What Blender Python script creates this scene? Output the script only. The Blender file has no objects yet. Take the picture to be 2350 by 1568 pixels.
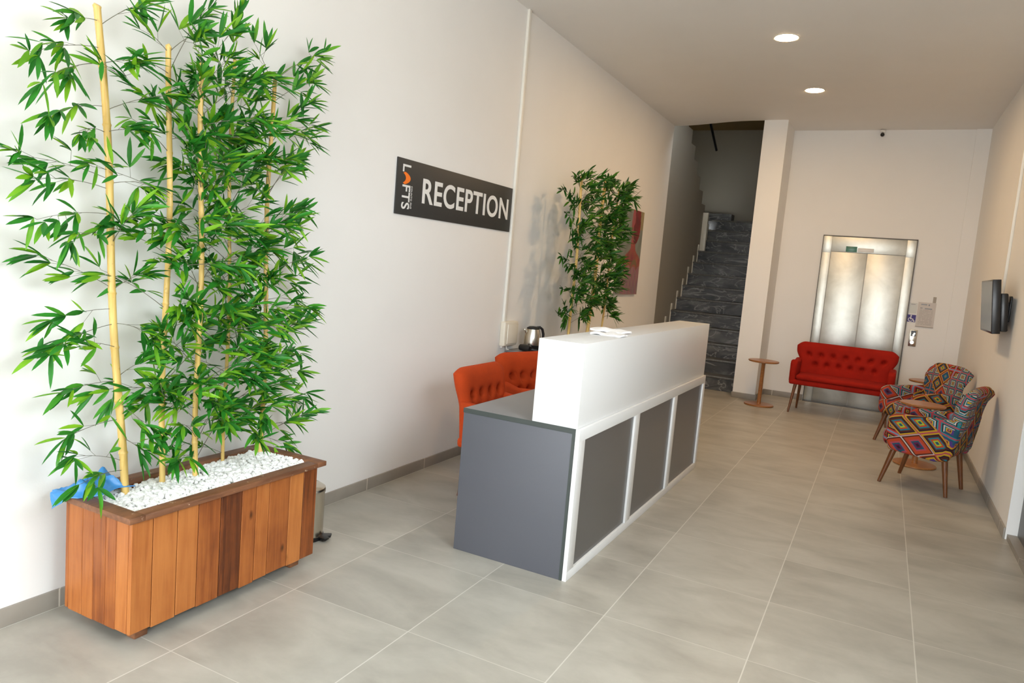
import bpy, bmesh, math, random
import numpy as np
from mathutils import Vector, Matrix
PI = math.pi
SC = bpy.context.scene
COL = SC.collection
rnd = random.Random(7)

# ------------------------------------------------------------------ materials
def mat(name, color=(.8, .8, .8), rough=.5, metal=0., emit=None, estr=0., spec=.5, coat=0.):
    m = bpy.data.materials.new(name)
    m.use_nodes = True
    b = m.node_tree.nodes['Principled BSDF']
    b.inputs['Base Color'].default_value = (*color, 1)
    b.inputs['Roughness'].default_value = rough
    b.inputs['Metallic'].default_value = metal
    b.inputs['Specular IOR Level'].default_value = spec
    if coat:
        b.inputs['Coat Weight'].default_value = coat
        b.inputs['Coat Roughness'].default_value = .12
    if emit:
        b.inputs['Emission Color'].default_value = (*emit, 1)
        b.inputs['Emission Strength'].default_value = estr
    return m

class NT:
    """tiny node-tree helper"""
    def __init__(s, m):
        s.m = m; s.t = m.node_tree; s.b = s.t.nodes['Principled BSDF']
    def n(s, typ, **kw):
        nd = s.t.nodes.new(typ)
        for k, v in kw.items():
            setattr(nd, k, v)
        return nd
    def l(s, a, b):
        s.t.links.new(a, b)
    def put(s, sock, v):
        if isinstance(v, (int, float)):
            sock.default_value = v
        elif isinstance(v, tuple):
            sock.default_value = v
        else:
            s.l(v, sock)
    def math(s, op, a, b=0., c=None):
        nd = s.n('ShaderNodeMath', operation=op)
        s.put(nd.inputs[0], a); s.put(nd.inputs[1], b)
        if c is not None: s.put(nd.inputs[2], c)
        return nd.outputs[0]
    def coord(s, kind='Object'):
        return s.n('ShaderNodeTexCoord').outputs[kind]
    def pos(s):
        return s.n('ShaderNodeNewGeometry').outputs['Position']
    def sep(s, v):
        nd = s.n('ShaderNodeSeparateXYZ'); s.l(v, nd.inputs[0]); return nd.outputs
    def comb(s, x, y, z=0.):
        nd = s.n('ShaderNodeCombineXYZ')
        for i, q in enumerate((x, y, z)): s.put(nd.inputs[i], q)
        return nd.outputs[0]
    def mapping(s, v, scale=(1, 1, 1), rot=(0, 0, 0)):
        nd = s.n('ShaderNodeMapping'); s.l(v, nd.inputs['Vector'])
        nd.inputs['Scale'].default_value = scale; nd.inputs['Rotation'].default_value = rot
        return nd.outputs[0]
    def noise(s, v, scale, detail=4., rough=.55, dist=0.):
        nd = s.n('ShaderNodeTexNoise'); s.l(v, nd.inputs['Vector'])
        nd.inputs['Scale'].default_value = scale; nd.inputs['Detail'].default_value = detail
        nd.inputs['Roughness'].default_value = rough; nd.inputs['Distortion'].default_value = dist
        return nd.outputs['Fac']
    def white(s, v):
        nd = s.n('ShaderNodeTexWhiteNoise'); s.l(v, nd.inputs['Vector']); return nd.outputs['Value']
    def ramp(s, f, stops, interp='LINEAR'):
        nd = s.n('ShaderNodeValToRGB'); nd.color_ramp.interpolation = interp
        e = nd.color_ramp.elements
        while len(e) < len(stops): e.new(.5)
        for q, (p, c) in zip(e, stops):
            q.position = p; q.color = (*c, 1)
        s.put(nd.inputs[0], f)
        return nd.outputs[0]
    def mix(s, f, a, b, mode='MIX'):
        nd = s.n('ShaderNodeMix', data_type='RGBA', blend_type=mode)
        s.put(nd.inputs[0], f)
        for i, q in ((6, a), (7, b)):
            if isinstance(q, tuple): nd.inputs[i].default_value = (*q, 1) if len(q) == 3 else q
            else: s.l(q, nd.inputs[i])
        return nd.outputs[2]
    def col(s, c): s.l(c, s.b.inputs['Base Color'])
    def bump(s, h, strength=.2, dist=.01):
        nd = s.n('ShaderNodeBump'); s.l(h, nd.inputs['Height'])
        nd.inputs['Strength'].default_value = strength; nd.inputs['Distance'].default_value = dist
        s.l(nd.outputs[0], s.b.inputs['Normal'])

def wall_paint(name, c, amt=.03):
    m = mat(name, c, .75, spec=.25); t = NT(m)
    f = t.noise(t.pos(), 1.3, 3)
    t.col(t.ramp(f, [(.3, tuple(q * (1 - amt) for q in c)), (.7, c)]))
    t.bump(t.noise(t.pos(), 90, 3), .06, .004)
    return m

M = {}
M['wall'] = wall_paint('wall_paint_white', (.84, .832, .815))
M['ceil'] = wall_paint('ceiling_paint', (.82, .805, .785))
M['stairwall'] = wall_paint('stairwell_dimmed_paint', (.40, .372, .315))  # darker than the room paint; the stairwell's dimness is in the colour
M['spine'] = wall_paint('stair_spine_dimmed_paint', (.42, .385, .325))  # dim stairwell light put into the spine wall's colour
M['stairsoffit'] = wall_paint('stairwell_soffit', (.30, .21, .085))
M['white_trim'] = mat('white_plastic_trim', (.82, .80, .74), .45)

TX, TY, GX, GY = .61, .6195, .623, 1.5844
def floor_mat():
    m = mat('floor_tiles', rough=.42, spec=.4); t = NT(m)
    x, y, _ = t.sep(t.pos())
    u = t.math('DIVIDE', t.math('SUBTRACT', x, GX), TX)
    v = t.math('DIVIDE', t.math('SUBTRACT', y, GY), TY)
    du = t.math('ABSOLUTE', t.math('SUBTRACT', u, t.math('ROUND', u)))
    dv = t.math('ABSOLUTE', t.math('SUBTRACT', v, t.math('ROUND', v)))
    lw = t.math('LESS_THAN', du, .0040)
    lt = t.math('LESS_THAN', dv, .0030)
    cell = t.comb(t.math('FLOOR', u), t.math('FLOOR', v))
    r = t.white(cell)
    p = t.n('ShaderNodeVectorMath', operation='ADD'); t.l(t.pos(), p.inputs[0])
    sc = t.n('ShaderNodeVectorMath', operation='SCALE'); t.l(cell, sc.inputs[0]); sc.inputs['Scale'].default_value = 3.7
    t.l(sc.outputs[0], p.inputs[1])
    cl = t.noise(t.mapping(p.outputs[0], (1.4, 2.6, 1)), 1.6, 5, .55, .4)
    fine = t.noise(p.outputs[0], 18, 4, .6)
    f = t.math('ADD', t.math('MULTIPLY', cl, .8), t.math('ADD', t.math('MULTIPLY', fine, .16), t.math('MULTIPLY', r, .08)))
    c = t.ramp(f, [(.34, (.320, .300, .258)), (.50, (.390, .368, .318)), (.66, (.455, .432, .378))])
    g = t.mix(t.math('MULTIPLY', t.math('MAXIMUM', lw, t.math('MULTIPLY', lt, .75)), .85), c, (.62, .60, .54))
    t.col(g)
    t.l(t.math('ADD', t.math('MULTIPLY', fine, .15), .34), t.b.inputs['Roughness'])
    return m
M['floor'] = floor_mat()

def base_mat():
    m = mat('skirting_tile', rough=.45); t = NT(m)
    x, y, _ = t.sep(t.pos())
    q = t.math('DIVIDE', t.math('SUBTRACT', t.math('ADD', y, x), 3.477), .6395)
    d = t.math('ABSOLUTE', t.math('SUBTRACT', q, t.math('ROUND', q)))
    c = t.ramp(t.noise(t.pos(), 3, 4), [(.3, (.25, .225, .19)), (.7, (.33, .30, .26))])
    t.col(t.mix(t.math('LESS_THAN', d, .005), c, (.62, .57, .5)))
    return m
M['base'] = base_mat()

def plank_mat():
    m = mat('stained_planks', rough=.42, spec=.4); t = NT(m)
    ri = t.n('ShaderNodeNewGeometry').outputs['Random Per Island']
    p = t.coord('Object')
    off = t.n('ShaderNodeVectorMath', operation='ADD'); t.l(p, off.inputs[0])
    t.l(t.comb(t.math('MULTIPLY', ri, 31.), t.math('MULTIPLY', ri, 17.), t.math('MULTIPLY', ri, 5.)), off.inputs[1])
    gr = t.noise(t.mapping(off.outputs[0], (28, 28, 1.5)), 1.6, 6, .6, .7)
    bl = t.noise(off.outputs[0], 5, 4, .55)
    f = t.math('ADD', t.math('MULTIPLY', gr, .62), t.math('ADD', t.math('MULTIPLY', bl, .34), t.math('MULTIPLY', t.math('SUBTRACT', ri, .30), .52)))
    c = t.ramp(f, [(.30, (.085, .021, .005)), (.48, (.23, .062, .013)), (.66, (.36, .112, .024)), (.9, (.46, .165, .040))])
    vo = t.n('ShaderNodeTexVoronoi'); t.l(t.mapping(off.outputs[0], (5, 5, 2.6)), vo.inputs['Vector']); vo.inputs['Scale'].default_value = 1.5
    k = t.ramp(vo.outputs['Distance'], [(.02, (.25, .25, .25)), (.10, (1, 1, 1))])
    t.col(t.mix(1., c, k, 'MULTIPLY'))
    t.bump(gr, .25, .004)
    return m
M['plank'] = plank_mat()

def rim_mat():
    m = mat('worn_rim_wood', rough=.5); t = NT(m)
    p = t.coord('Object')
    gr = t.noise(t.mapping(p, (14, 3, 20)), 2, 5, .6, .5)
    chip = t.noise(p, 22, 5, .7)
    c = t.ramp(gr, [(.3, (.11, .042, .018)), (.7, (.24, .098, .042))])
    t.col(t.mix(t.ramp(chip, [(.64, (0, 0, 0)), (.70, (1, 1, 1))]), c, (.62, .45, .32)))
    return m
M['rim'] = rim_mat()

def wood_mat(name, a, b, rough=.35, axis=(6, 6, 1.2)):
    m = mat(name, rough=rough, spec=.5); t = NT(m)
    g = t.noise(t.mapping(t.coord('Object'), axis), 8, 5, .6, .6)
    t.col(t.ramp(g, [(.3, a), (.7, b)]))
    return m
M['leg'] = wood_mat('walnut_leg', (.085, .028, .008), (.19, .066, .018))
M['table'] = wood_mat('brown_table_wood', (.25, .095, .026), (.40, .165, .05), .3, (2, 8, 8))

def fabric(name, c, sheen=.3):
    m = mat(name, c, .85, spec=.2); t = NT(m)
    w = t.noise(t.coord('Object'), 260, 2)
    b = t.noise(t.coord('Object'), 9, 3)
    f = t.math('ADD', t.math('MULTIPLY', w, .5), t.math('MULTIPLY', b, .5))
    t.col(t.ramp(f, [(.3, tuple(q * .8 for q in c)), (.7, tuple(min(1, q * 1.12) for q in c))]))
    t.b.inputs['Sheen Weight'].default_value = sheen
    t.b.inputs['Sheen Tint'].default_value = (*[min(1, q * 1.6 + .05) for q in c], 1)
    t.bump(w, .15, .002)
    return m
M['orange'] = fabric('orange_fabric', (.46, .052, .008), .2)
M['red'] = fabric('red_fabric', (.33, .010, .003), .1)

def kilim():
    m = mat('kilim_fabric', rough=.9, spec=.15); t = NT(m)
    x, y, z = t.sep(t.coord('Object'))
    # diamonds on every face: the two diagonals of a sheared space grid
    xx = t.math('ADD', x, y)
    S = 5.6
    u = t.math('MULTIPLY', t.math('ADD', xx, z), S)
    v = t.math('MULTIPLY', t.math('SUBTRACT', t.math('ADD', x, t.math('MULTIPLY', y, .35)), z), S)
    u = t.math('ADD', u, t.math('MULTIPLY', t.math('SINE', t.math('MULTIPLY', v, 2.1)), .05))
    cell = t.comb(t.math('FLOOR', u), t.math('FLOOR', v), 0.)
    fu = t.math('ABSOLUTE', t.math('SUBTRACT', t.math('FRACT', u), .5))
    fv = t.math('ABSOLUTE', t.math('SUBTRACT', t.math('FRACT', v), .5))
    d = t.math('MAXIMUM', fu, fv)
    chev = t.math('ABSOLUTE', t.math('SUBTRACT', fu, fv))
    r = t.white(cell)
    pick = t.math('GREATER_THAN', r, .55)
    dd = t.math('ADD', t.math('MULTIPLY', d, t.math('SUBTRACT', 1., pick)), t.math('MULTIPLY', chev, pick))
    ring = t.math('FLOOR', t.math('MULTIPLY', dd, 15.))
    wv = t.white(t.comb(t.math('ADD', ring, t.math('MULTIPLY', t.math('FLOOR', t.math('MULTIPLY', r, 5.)), 9.)), 3.3, 1.7))
    pal = [(.030, .014, .022), (.018, .15, .20), (.42, .035, .018), (.08, .025, .018), (.46, .27, .02), (.11, .016, .065), (.48, .45, .42), (.02, .075, .12),
           (.10, .026, .016), (.40, .055, .02), (.075, .04, .18), (.02, .20, .23), (.30, .40, .04), (.34, .06, .085), (.16, .26, .36), (.05, .016, .03)]
    t.col(t.ramp(wv, [(i / len(pal), c) for i, c in enumerate(pal)], 'CONSTANT'))
    t.bump(t.noise(t.coord('Object'), 300, 2), .3, .002)
    return m
M['kilim'] = kilim()

def marble():
    m = mat('grey_marble', rough=.28, spec=.5); t = NT(m)
    p = t.coord('Object')
    q = t.mapping(p, (1.1, 2., 2.6), (.3, .5, .7))
    n = t.noise(q, 2.2, 6, .62, .9)
    c = t.ramp(n, [(.34, (.030, .033, .036)), (.52, (.075, .078, .082)), (.66, (.155, .155, .152)), (.78, (.30, .29, .28))])
    v = t.math('ABSOLUTE', t.math('SUBTRACT', t.noise(t.mapping(p, (.9, 2., 2.2), (.5, .2, 1.1)), 2.0, 4, .5, 1.4), .5))
    t.col(t.mix(t.ramp(v, [(.004, (.75, .75, .75)), (.022, (0, 0, 0))]), c, (.30, .295, .285)))
    return m
M['marble'] = marble()
M['tread'] = wood_mat('worn_step_edge', (.075, .074, .070), (.15, .145, .135), .4)

def leaf_mat(name, lo, mid, hi):
    m = mat(name, rough=.42, spec=.35); t = NT(m)
    ri = t.n('ShaderNodeNewGeometry').outputs['Random Per Island']
    c = t.ramp(ri, [(0., lo), (.45, mid), (.72, tuple((a + b) / 2 for a, b in zip(mid, hi))), (1., hi)])
    n = t.noise(t.coord('Object'), 26, 3)
    t.col(t.mix(t.math('MULTIPLY', n, .5), c, lo))
    tr = t.n('ShaderNodeBsdfTranslucent'); t.l(c, tr.inputs['Color'])
    mx = t.n('ShaderNodeMixShader'); mx.inputs[0].default_value = .22
    t.l(t.b.outputs[0], mx.inputs[1]); t.l(tr.outputs[0], mx.inputs[2])
    t.l(mx.outputs[0], t.t.nodes['Material Output'].inputs['Surface'])
    return m
M['leaf'] = leaf_mat('bamboo_leaf_green', (.014, .13, .014), (.042, .30, .026), (.28, .56, .018))
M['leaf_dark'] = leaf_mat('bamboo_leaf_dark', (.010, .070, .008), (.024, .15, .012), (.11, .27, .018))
M['twig'] = mat('twig_bark', (.16, .15, .11), .7)

def cane_mat():
    m = mat('bamboo_cane', rough=.38, spec=.45); t = NT(m)
    p = t.coord('Object')
    f = t.noise(t.mapping(p, (40, 40, 3)), 1.5, 4)
    c = t.ramp(f, [(.3, (.58, .35, .075)), (.7, (.80, .57, .20))])
    s = t.ramp(t.noise(p, 30, 3), [(.66, (0, 0, 0)), (.74, (1, 1, 1))])
    t.col(t.mix(t.math('MULTIPLY', s, .5), c, (.34, .17, .04)))
    return m
M['cane'] = cane_mat()
M['gravel'] = mat('white_gravel', (.86, .86, .84), .6)
_t = NT(M['gravel']); _t.col(_t.ramp(_t.n('ShaderNodeNewGeometry').outputs['Random Per Island'], [(0, (.78, .78, .76)), (.3, (.88, .88, .87)), (1, (.94, .94, .94))]))
M['soil'] = mat('soil', (.05, .035, .025), .9)
M['grey_lam'] = mat('grey_laminate', (.092, .094, .109), .5, spec=.35)
M['panel_lam'] = mat('grey_gloss_panel', (.108, .104, .104), .3, spec=.5)
M['grey_top'] = mat('grey_worktop', (.20, .20, .205), .3)
M['edge'] = mat('dark_edge_band', (.045, .055, .052), .35)
M['white_lam'] = mat('white_laminate', (.75, .75, .745), .34)
M['paper'] = mat('white_paper', (.90, .90, .90), .7)
M['sign'] = mat('sign_board', (.030, .031, .031), .5)
M['sign_white'] = mat('sign_white', (.80, .80, .79), .5)
M['sign_orange'] = mat('sign_orange', (.95, .20, .012), .5)
M['black'] = mat('black_plastic', (.006, .006, .007), .3)
M['cream'] = mat('cream_plastic', (.76, .71, .60), .4)
M['chrome'] = mat('brushed_chrome', (.62, .58, .50), .22, 1.)
def steel():
    m = mat('brushed_steel', (.60, .58, .54), .3, 1.); t = NT(m)
    n = t.noise(t.mapping(t.coord('Object'), (90, 90, 1.2)), 3, 3)
    t.l(t.math('ADD', t.math('MULTIPLY', n, .12), .36), t.b.inputs['Roughness'])
    s = t.noise(t.coord('Object'), 2.6, 5, .6, .4)
    t.col(t.ramp(s, [(.35, (.52, .515, .465)), (.65, (.68, .675, .62))]))
    return m
M['steel'] = steel()
M['steel_dark'] = mat('steel_dark_strip', (.10, .09, .08), .5, .6)  # dark metal of the thin surround strips and sill
M['screen'] = mat('tv_screen', (.020, .019, .019), .22, spec=.25)
M['blue_bag'] = mat('blue_plastic', (.045, .235, .56), .35)
M['blue_sign'] = mat('blue_sticker', (.035, .018, .20), .5)
M['sticker'] = mat('pale_sticker', (.62, .64, .62), .5)
M['header_green'] = mat('green_plate_mat', (.06, .20, .15), .3)
M['door_grey'] = mat('dark_door', (.10, .105, .11), .4)
M['lamp'] = mat('downlight_glow', (1, 1, 1), .5, emit=(1., .66, .34), estr=300)
M['button'] = mat('button_glow', (.9, .9, .85), .4, emit=(1., .97, .85), estr=.9)
M['lamp_ring'] = mat('downlight_ring', (.75, .72, .66), .4)

def notice_mat():
    m = mat('printed_notice', (.6, .57, .54), .6); t = NT(m)
    x, y, z = t.sep(t.coord('Object'))
    ln = t.math('LESS_THAN', t.math('FRACT', t.math('MULTIPLY', z, 62.)), .45)
    nz = t.math('GREATER_THAN', t.noise(t.mapping(t.coord('Object'), (60, 1, 62)), 1., 1), .42)
    inx = t.math('LESS_THAN', t.math('ABSOLUTE', x), .075)
    inz = t.math('LESS_THAN', t.math('ABSOLUTE', t.math('ADD', z, .035)), .10)
    f = t.math('MULTIPLY', t.math('MULTIPLY', ln, nz), t.math('MULTIPLY', inx, inz))
    t.col(t.mix(t.math('MULTIPLY', f, .6), (.60, .56, .53), (.30, .27, .26)))
    return m
M['notice'] = notice_mat()

# ------------------------------------------------------------------ mesh helpers
class MB:
    def __init__(s): s.v = []; s.f = []; s.m = []
    def add(s, vs, fs, mi=0):
        o = len(s.v); s.v += [tuple(q) for q in vs]
        s.f += [tuple(i + o for i in f) for f in fs]; s.m += [mi] * len(fs)
        return s
    def box(s, x0, x1, y0, y1, z0, z1, mi=0, rot=None, piv=None):
        vs = [Vector((x, y, z)) for z in (z0, z1) for y in (y0, y1) for x in (x0, x1)]
        if rot is not None:
            pv = Vector(piv if piv else (0, 0, 0)); vs = [rot @ (q - pv) + pv for q in vs]
        return s.add(vs, [(0, 2, 3, 1), (4, 5, 7, 6), (0, 1, 5, 4), (2, 6, 7, 3), (0, 4, 6, 2), (1, 3, 7, 5)], mi)
    def tube(s, pts, radii, n=8, cap=True, mi=0):
        pts = [Vector(p) for p in pts]
        if isinstance(radii, (int, float)): radii = [radii] * len(pts)
        vs = []; prev = None
        for i, p in enumerate(pts):
            d = (pts[min(i + 1, len(pts) - 1)] - pts[max(i - 1, 0)])
            if d.length < 1e-9: d = Vector((0, 0, 1))
            d.normalize()
            a = prev - d * prev.dot(d) if prev is not None else d.orthogonal()
            if a.length < 1e-6: a = d.orthogonal()
            a.normalize(); prev = a; b = d.cross(a)
            for k in range(n):
                t = 2 * PI * k / n
                vs.append(p + (a * math.cos(t) + b * math.sin(t)) * radii[i])
        fs = []
        for i in range(len(pts) - 1):
            for k in range(n):
                fs.append((i * n + k, i * n + (k + 1) % n, (i + 1) * n + (k + 1) % n, (i + 1) * n + k))
        if cap:
            fs.append(tuple(range(n - 1, -1, -1))); L = (len(pts) - 1) * n
            fs.append(tuple(range(L, L + n)))
        return s.add(vs, fs, mi)
    def lathe(s, prof, n=32, c=(0, 0, 0), mi=0):
        vs = []
        for r, z in prof:
            for k in range(n):
                t = 2 * PI * k / n
                vs.append((c[0] + r * math.cos(t), c[1] + r * math.sin(t), c[2] + z))
        fs = []
        for i in range(len(prof) - 1):
            for k in range(n):
                fs.append((i * n + k, i * n + (k + 1) % n, (i + 1) * n + (k + 1) % n, (i + 1) * n + k))
        if prof[0][0] > 1e-6: fs.append(tuple(range(n - 1, -1, -1)))
        if prof[-1][0] > 1e-6: fs.append(tuple(range((len(prof) - 1) * n, len(prof) * n)))
        return s.add(vs, fs, mi)
    def prism(s, poly, axis, a, b, mi=0):
        """poly: 2D points; extruded along axis from a to b (axis x: (y,z); y: (x,z); z: (x,y))"""
        def P(q, h):
            return {'x': (h, q[0], q[1]), 'y': (q[0], h, q[1]), 'z': (q[0], q[1], h)}[axis]
        n = len(poly)
        vs = [P(q, a) for q in poly] + [P(q, b) for q in poly]
        fs = [tuple(range(n - 1, -1, -1)), tuple(range(n, 2 * n))] + [(i, (i + 1) % n, n + (i + 1) % n, n + i) for i in range(n)]
        return s.add(vs, fs, mi)
    def build(s, name, material, parent=None, loc=(0, 0, 0), bevel=0., seg=2, smooth=True, fix=True, weld=1e-5, angle=32):
        me = bpy.data.meshes.new(name)
        me.from_pydata(s.v, [], s.f)
        mats = material if isinstance(material, (list, tuple)) else [material]
        for q in mats: me.materials.append(q)
        if len(mats) > 1:
            me.polygons.foreach_set('material_index', s.m)
        bm = bmesh.new(); bm.from_mesh(me)
        if weld: bmesh.ops.remove_doubles(bm, verts=bm.verts, dist=weld)
        if fix: bmesh.ops.recalc_face_normals(bm, faces=bm.faces)
        if bevel:
            es = [e for e in bm.edges if len(e.link_faces) == 2 and e.calc_face_angle(0) > math.radians(30)]
            bmesh.ops.bevel(bm, geom=es, offset=bevel, segments=seg, affect='EDGES', profile=.5, clamp_overlap=True)
        if smooth:
            for f in bm.faces: f.smooth = True
            for e in bm.edges:
                if len(e.link_faces) == 2 and e.calc_face_angle(0) > math.radians(angle): e.smooth = False
        bm.to_mesh(me); bm.free()
        o = bpy.data.objects.new(name, me); COL.objects.link(o)
        o.location = loc
        if parent: o.parent = parent
        return o

def pillow(nu, nv, outline, ht, r, W, H, yc=lambda u, v: 0., bump=lambda u, v: 0., mb=None):
    """closed cushion: outline(u,v)->(x,z); front towards -y; edges rounded over r"""
    mb = mb or MB()
    us = [.5 - .5 * math.cos(PI * i / nu) * (1) for i in range(nu + 1)]
    vs_ = [.5 - .5 * math.cos(PI * j / nv) for j in range(nv + 1)]
    us = [.45 * a + .55 * i / nu for i, a in enumerate(us)]
    vs_ = [.45 * a + .55 * j / nv for j, a in enumerate(vs_)]
    V = []; idx = {}
    for side in (0, 1):
        for i, u in enumerate(us):
            for j, v in enumerate(vs_):
                if side == 1 and (i in (0, nu) or j in (0, nv)):
                    idx[(1, i, j)] = idx[(0, i, j)]; continue
                e = min(min(u, 1 - u) * W, min(v, 1 - v) * H)
                k = min(1, e / r)
                th = ht * math.sqrt(max(0, 1 - (1 - k) ** 2))
                x, z = outline(u, v)
                y = yc(u, v) + (-th - bump(u, v) * k if side == 0 else th)
                idx[(side, i, j)] = len(V); V.append((x, y, z))
    F = []
    for i in range(nu):
        for j in range(nv):
            F.append((idx[0, i, j], idx[0, i + 1, j], idx[0, i + 1, j + 1], idx[0, i, j + 1]))
            F.append((idx[1, i, j], idx[1, i, j + 1], idx[1, i + 1, j + 1], idx[1, i + 1, j]))
    return mb.add(V, F)

def tag(o, label, cat, group=None, kind=None):
    o['label'] = label; o['category'] = cat
    if group: o['group'] = group
    if kind: o['kind'] = kind
    return o
def thing(name, label, cat, loc=(0, 0, 0), rz=0., group=None):
    o = bpy.data.objects.new(name, None); COL.objects.link(o)
    o.empty_display_size = .1
    o.location = loc; o.rotation_euler = (0, 0, rz)
    return tag(o, label, cat, group)
def struct(o):
    o['kind'] = 'structure'; return o
def copy_tree(o, parent=None):
    c = o.copy(); COL.objects.link(c)
    if parent: c.parent = parent
    for ch in list(o.children): copy_tree(ch, c)
    return c

# ------------------------------------------------------------------ room shell
def smooth01(t): t = max(0., min(1., t)); return t * t * (3 - 2 * t)
def ceil_z(x, y): return 3.488 + .058 * smooth01((y - 6.5) / 3.2) * smooth01(x / 1.0)
RX = 3.64          # right wall
YB = 10.25         # lift wall
YP = 9.57          # stair opening

b = MB(); b.box(-1.6, 4.2, -5.1, 14.6, -.12, 0); struct(b.build('floor', M['floor'], smooth=False))

b = MB()
nx, ny = 24, 40
X0, X1, Y0, Y1 = -.12, RX + .12, -4.7, YB + .1
g = {}
vs = []
for i in range(nx + 1):
    for j in range(ny + 1):
        x = X0 + (X1 - X0) * i / nx; y = Y0 + (Y1 - Y0) * j / ny
        g[i, j] = len(vs); vs.append((x, y, ceil_z(x, y)))
fs = []
for i in range(nx):
    for j in range(ny):
        xm = X0 + (X1 - X0) * (i + .5) / nx; ym = Y0 + (Y1 - Y0) * (j + .5) / ny
        if xm < 1.1 and ym > 9.66: continue
        fs.append((g[i, j], g[i, j + 1], g[i + 1, j + 1], g[i + 1, j]))
b.add(vs, fs)
me_top = []
bm_faces = fs
# give the slab its thickness
b2 = MB(); b2.v = list(vs) + [(x, y, 3.85) for x, y, z in vs]; n0 = len(vs)
b2.f = list(fs) + [tuple(n0 + k for k in reversed(f)) for f in fs]
cnt = {}
for f in fs:
    for k in range(4):
        e = (f[k], f[(k + 1) % 4]); cnt[e] = 1
for e in list(cnt):
    if (e[1], e[0]) not in cnt: b2.f.append((e[1], e[0], n0 + e[0], n0 + e[1]))
b2.m = [0] * len(b2.f)
ceiling = struct(b2.build('ceiling', M['ceil']))
bmm = bmesh.new(); bmm.from_mesh(ceiling.data)
bmesh.ops.delete(bmm, geom=[q for q in bmm.verts if not q.link_faces], context='VERTS')
bmm.to_mesh(ceiling.data); bmm.free()

b = MB(); b.box(-.14, 0, -4.7, YP, 0, 3.7); struct(b.build('wall_left', M['wall'], smooth=False))
b = MB()
b.box(1.14, 1.20, 10.0, 14.4, 0, 4.6)
b.box(1.14, RX + .14, YB, YB + .16, 0, 3.8)
struct(b.build('wall_back', M['wall'], smooth=False))
b = MB(); b.box(1.145, 1.43, YP, YB + .02, 0, 3.6); struct(b.build('wall_pier', M['wall'], smooth=False))
b = MB(); b.box(3.485, RX + .01, YB - .03, YB + .01, 0, 3.56); struct(b.build('trim_1', M['wall'], smooth=False))
b = MB()
b.box(RX, RX + .16, 5.42, YB + .1, 0, 3.7)
b.box(RX, RX + .16, 4.30, 5.42, 2.35, 3.7)
b.box(RX, RX + .16, 2.20, 4.30, 0, 3.7); b.box(RX, RX + .16, -4.7, .4, 0, 3.7)
b.box(RX, RX + .16, .4, 2.20, 2.75, 3.7); b.box(RX, RX + .16, .4, 2.20, 0, 1.75)  # high opening out of view, added and sized to shape the light
struct(b.build('wall_right', M['wall'], smooth=False))
# side door beyond the wall end, its threshold
d = MB(); d.box(3.705, 3.745, 4.30, 5.42, .035, 2.35); d = struct(d.build('door_2', M['door_grey'], bevel=.004))
h = MB(); h.tube([(3.70, 4.42, 1.0), (3.655, 4.42, 1.0), (3.655, 4.54, 1.0)], .010, 10); h.build('door_handle', M['chrome'], d)
b = MB(); b.box(3.65, 3.80, 4.30, 5.42, 0, .035); struct(b.build('trim_2', M['base'], smooth=False))
# shop front behind the camera: wall with one wide opening to the street
b = MB()
b.box(-.14, .5, -4.7, -4.5, 0, 3.7); b.box(3.45, RX + .14, -4.7, -4.5, 0, 3.7); b.box(.5, 3.45, -4.7, -4.5, 3.15, 3.7)
struct(b.build('wall_front', M['wall'], smooth=False))

# stairwell
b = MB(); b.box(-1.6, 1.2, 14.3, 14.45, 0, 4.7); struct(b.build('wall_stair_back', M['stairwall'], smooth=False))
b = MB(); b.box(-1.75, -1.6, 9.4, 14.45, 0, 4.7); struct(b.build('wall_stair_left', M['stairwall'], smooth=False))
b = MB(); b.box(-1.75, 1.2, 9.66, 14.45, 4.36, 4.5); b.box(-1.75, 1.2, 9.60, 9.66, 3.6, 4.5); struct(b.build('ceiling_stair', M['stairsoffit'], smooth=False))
# wall between the two flights, its upper edge following the return flight
XS = -.165
poly = [(9.5, 0), (12.55, 0), (12.55, 2.55)]
yy, zz = 12.55, 2.55
for k in range(8):
    poly += [(yy - .02, zz), (yy - .02, zz + .2)]
    zz += .2; yy -= .27
    poly += [(yy, zz)]
poly += [(9.5, 4.2)]
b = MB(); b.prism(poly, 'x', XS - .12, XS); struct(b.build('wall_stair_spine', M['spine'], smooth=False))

# baseboards
b = MB(); b.box(0, .012, -4.5, YP, 0, .073); struct(b.build('baseboard_left', M['base'], bevel=.002))
b = MB(); b.box(RX - .012, RX, 5.42, YB, 0, .073); struct(b.build('baseboard_right', M['base'], bevel=.002))
b = MB(); b.box(1.133, 1.442, YP - .012, YP, 0, .073); b.box(1.43, 1.442, YP, YB, 0, .073); struct(b.build('baseboard_pier', M['base'], bevel=.002))
b = MB(); b.box(1.442, 1.94, YB - .012, YB, 0, .073); b.box(3.06, 3.485, YB - .012, YB, 0, .073); struct(b.build('baseboard_back', M['base'], bevel=.002))
# surface conduits
b = MB(); b.box(0, .022, 5.125, 5.165, .80, 3.488); b.box(0, .012, 5.165, 5.185, .80, 3.488); struct(b.build('trim_3', M['white_trim'], bevel=.004))
b = MB(); b.box(RX - .022, RX, 7.16, 7.20, 1.55, 3.50); struct(b.build('trim_4', M['white_trim'], bevel=.004))

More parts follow.
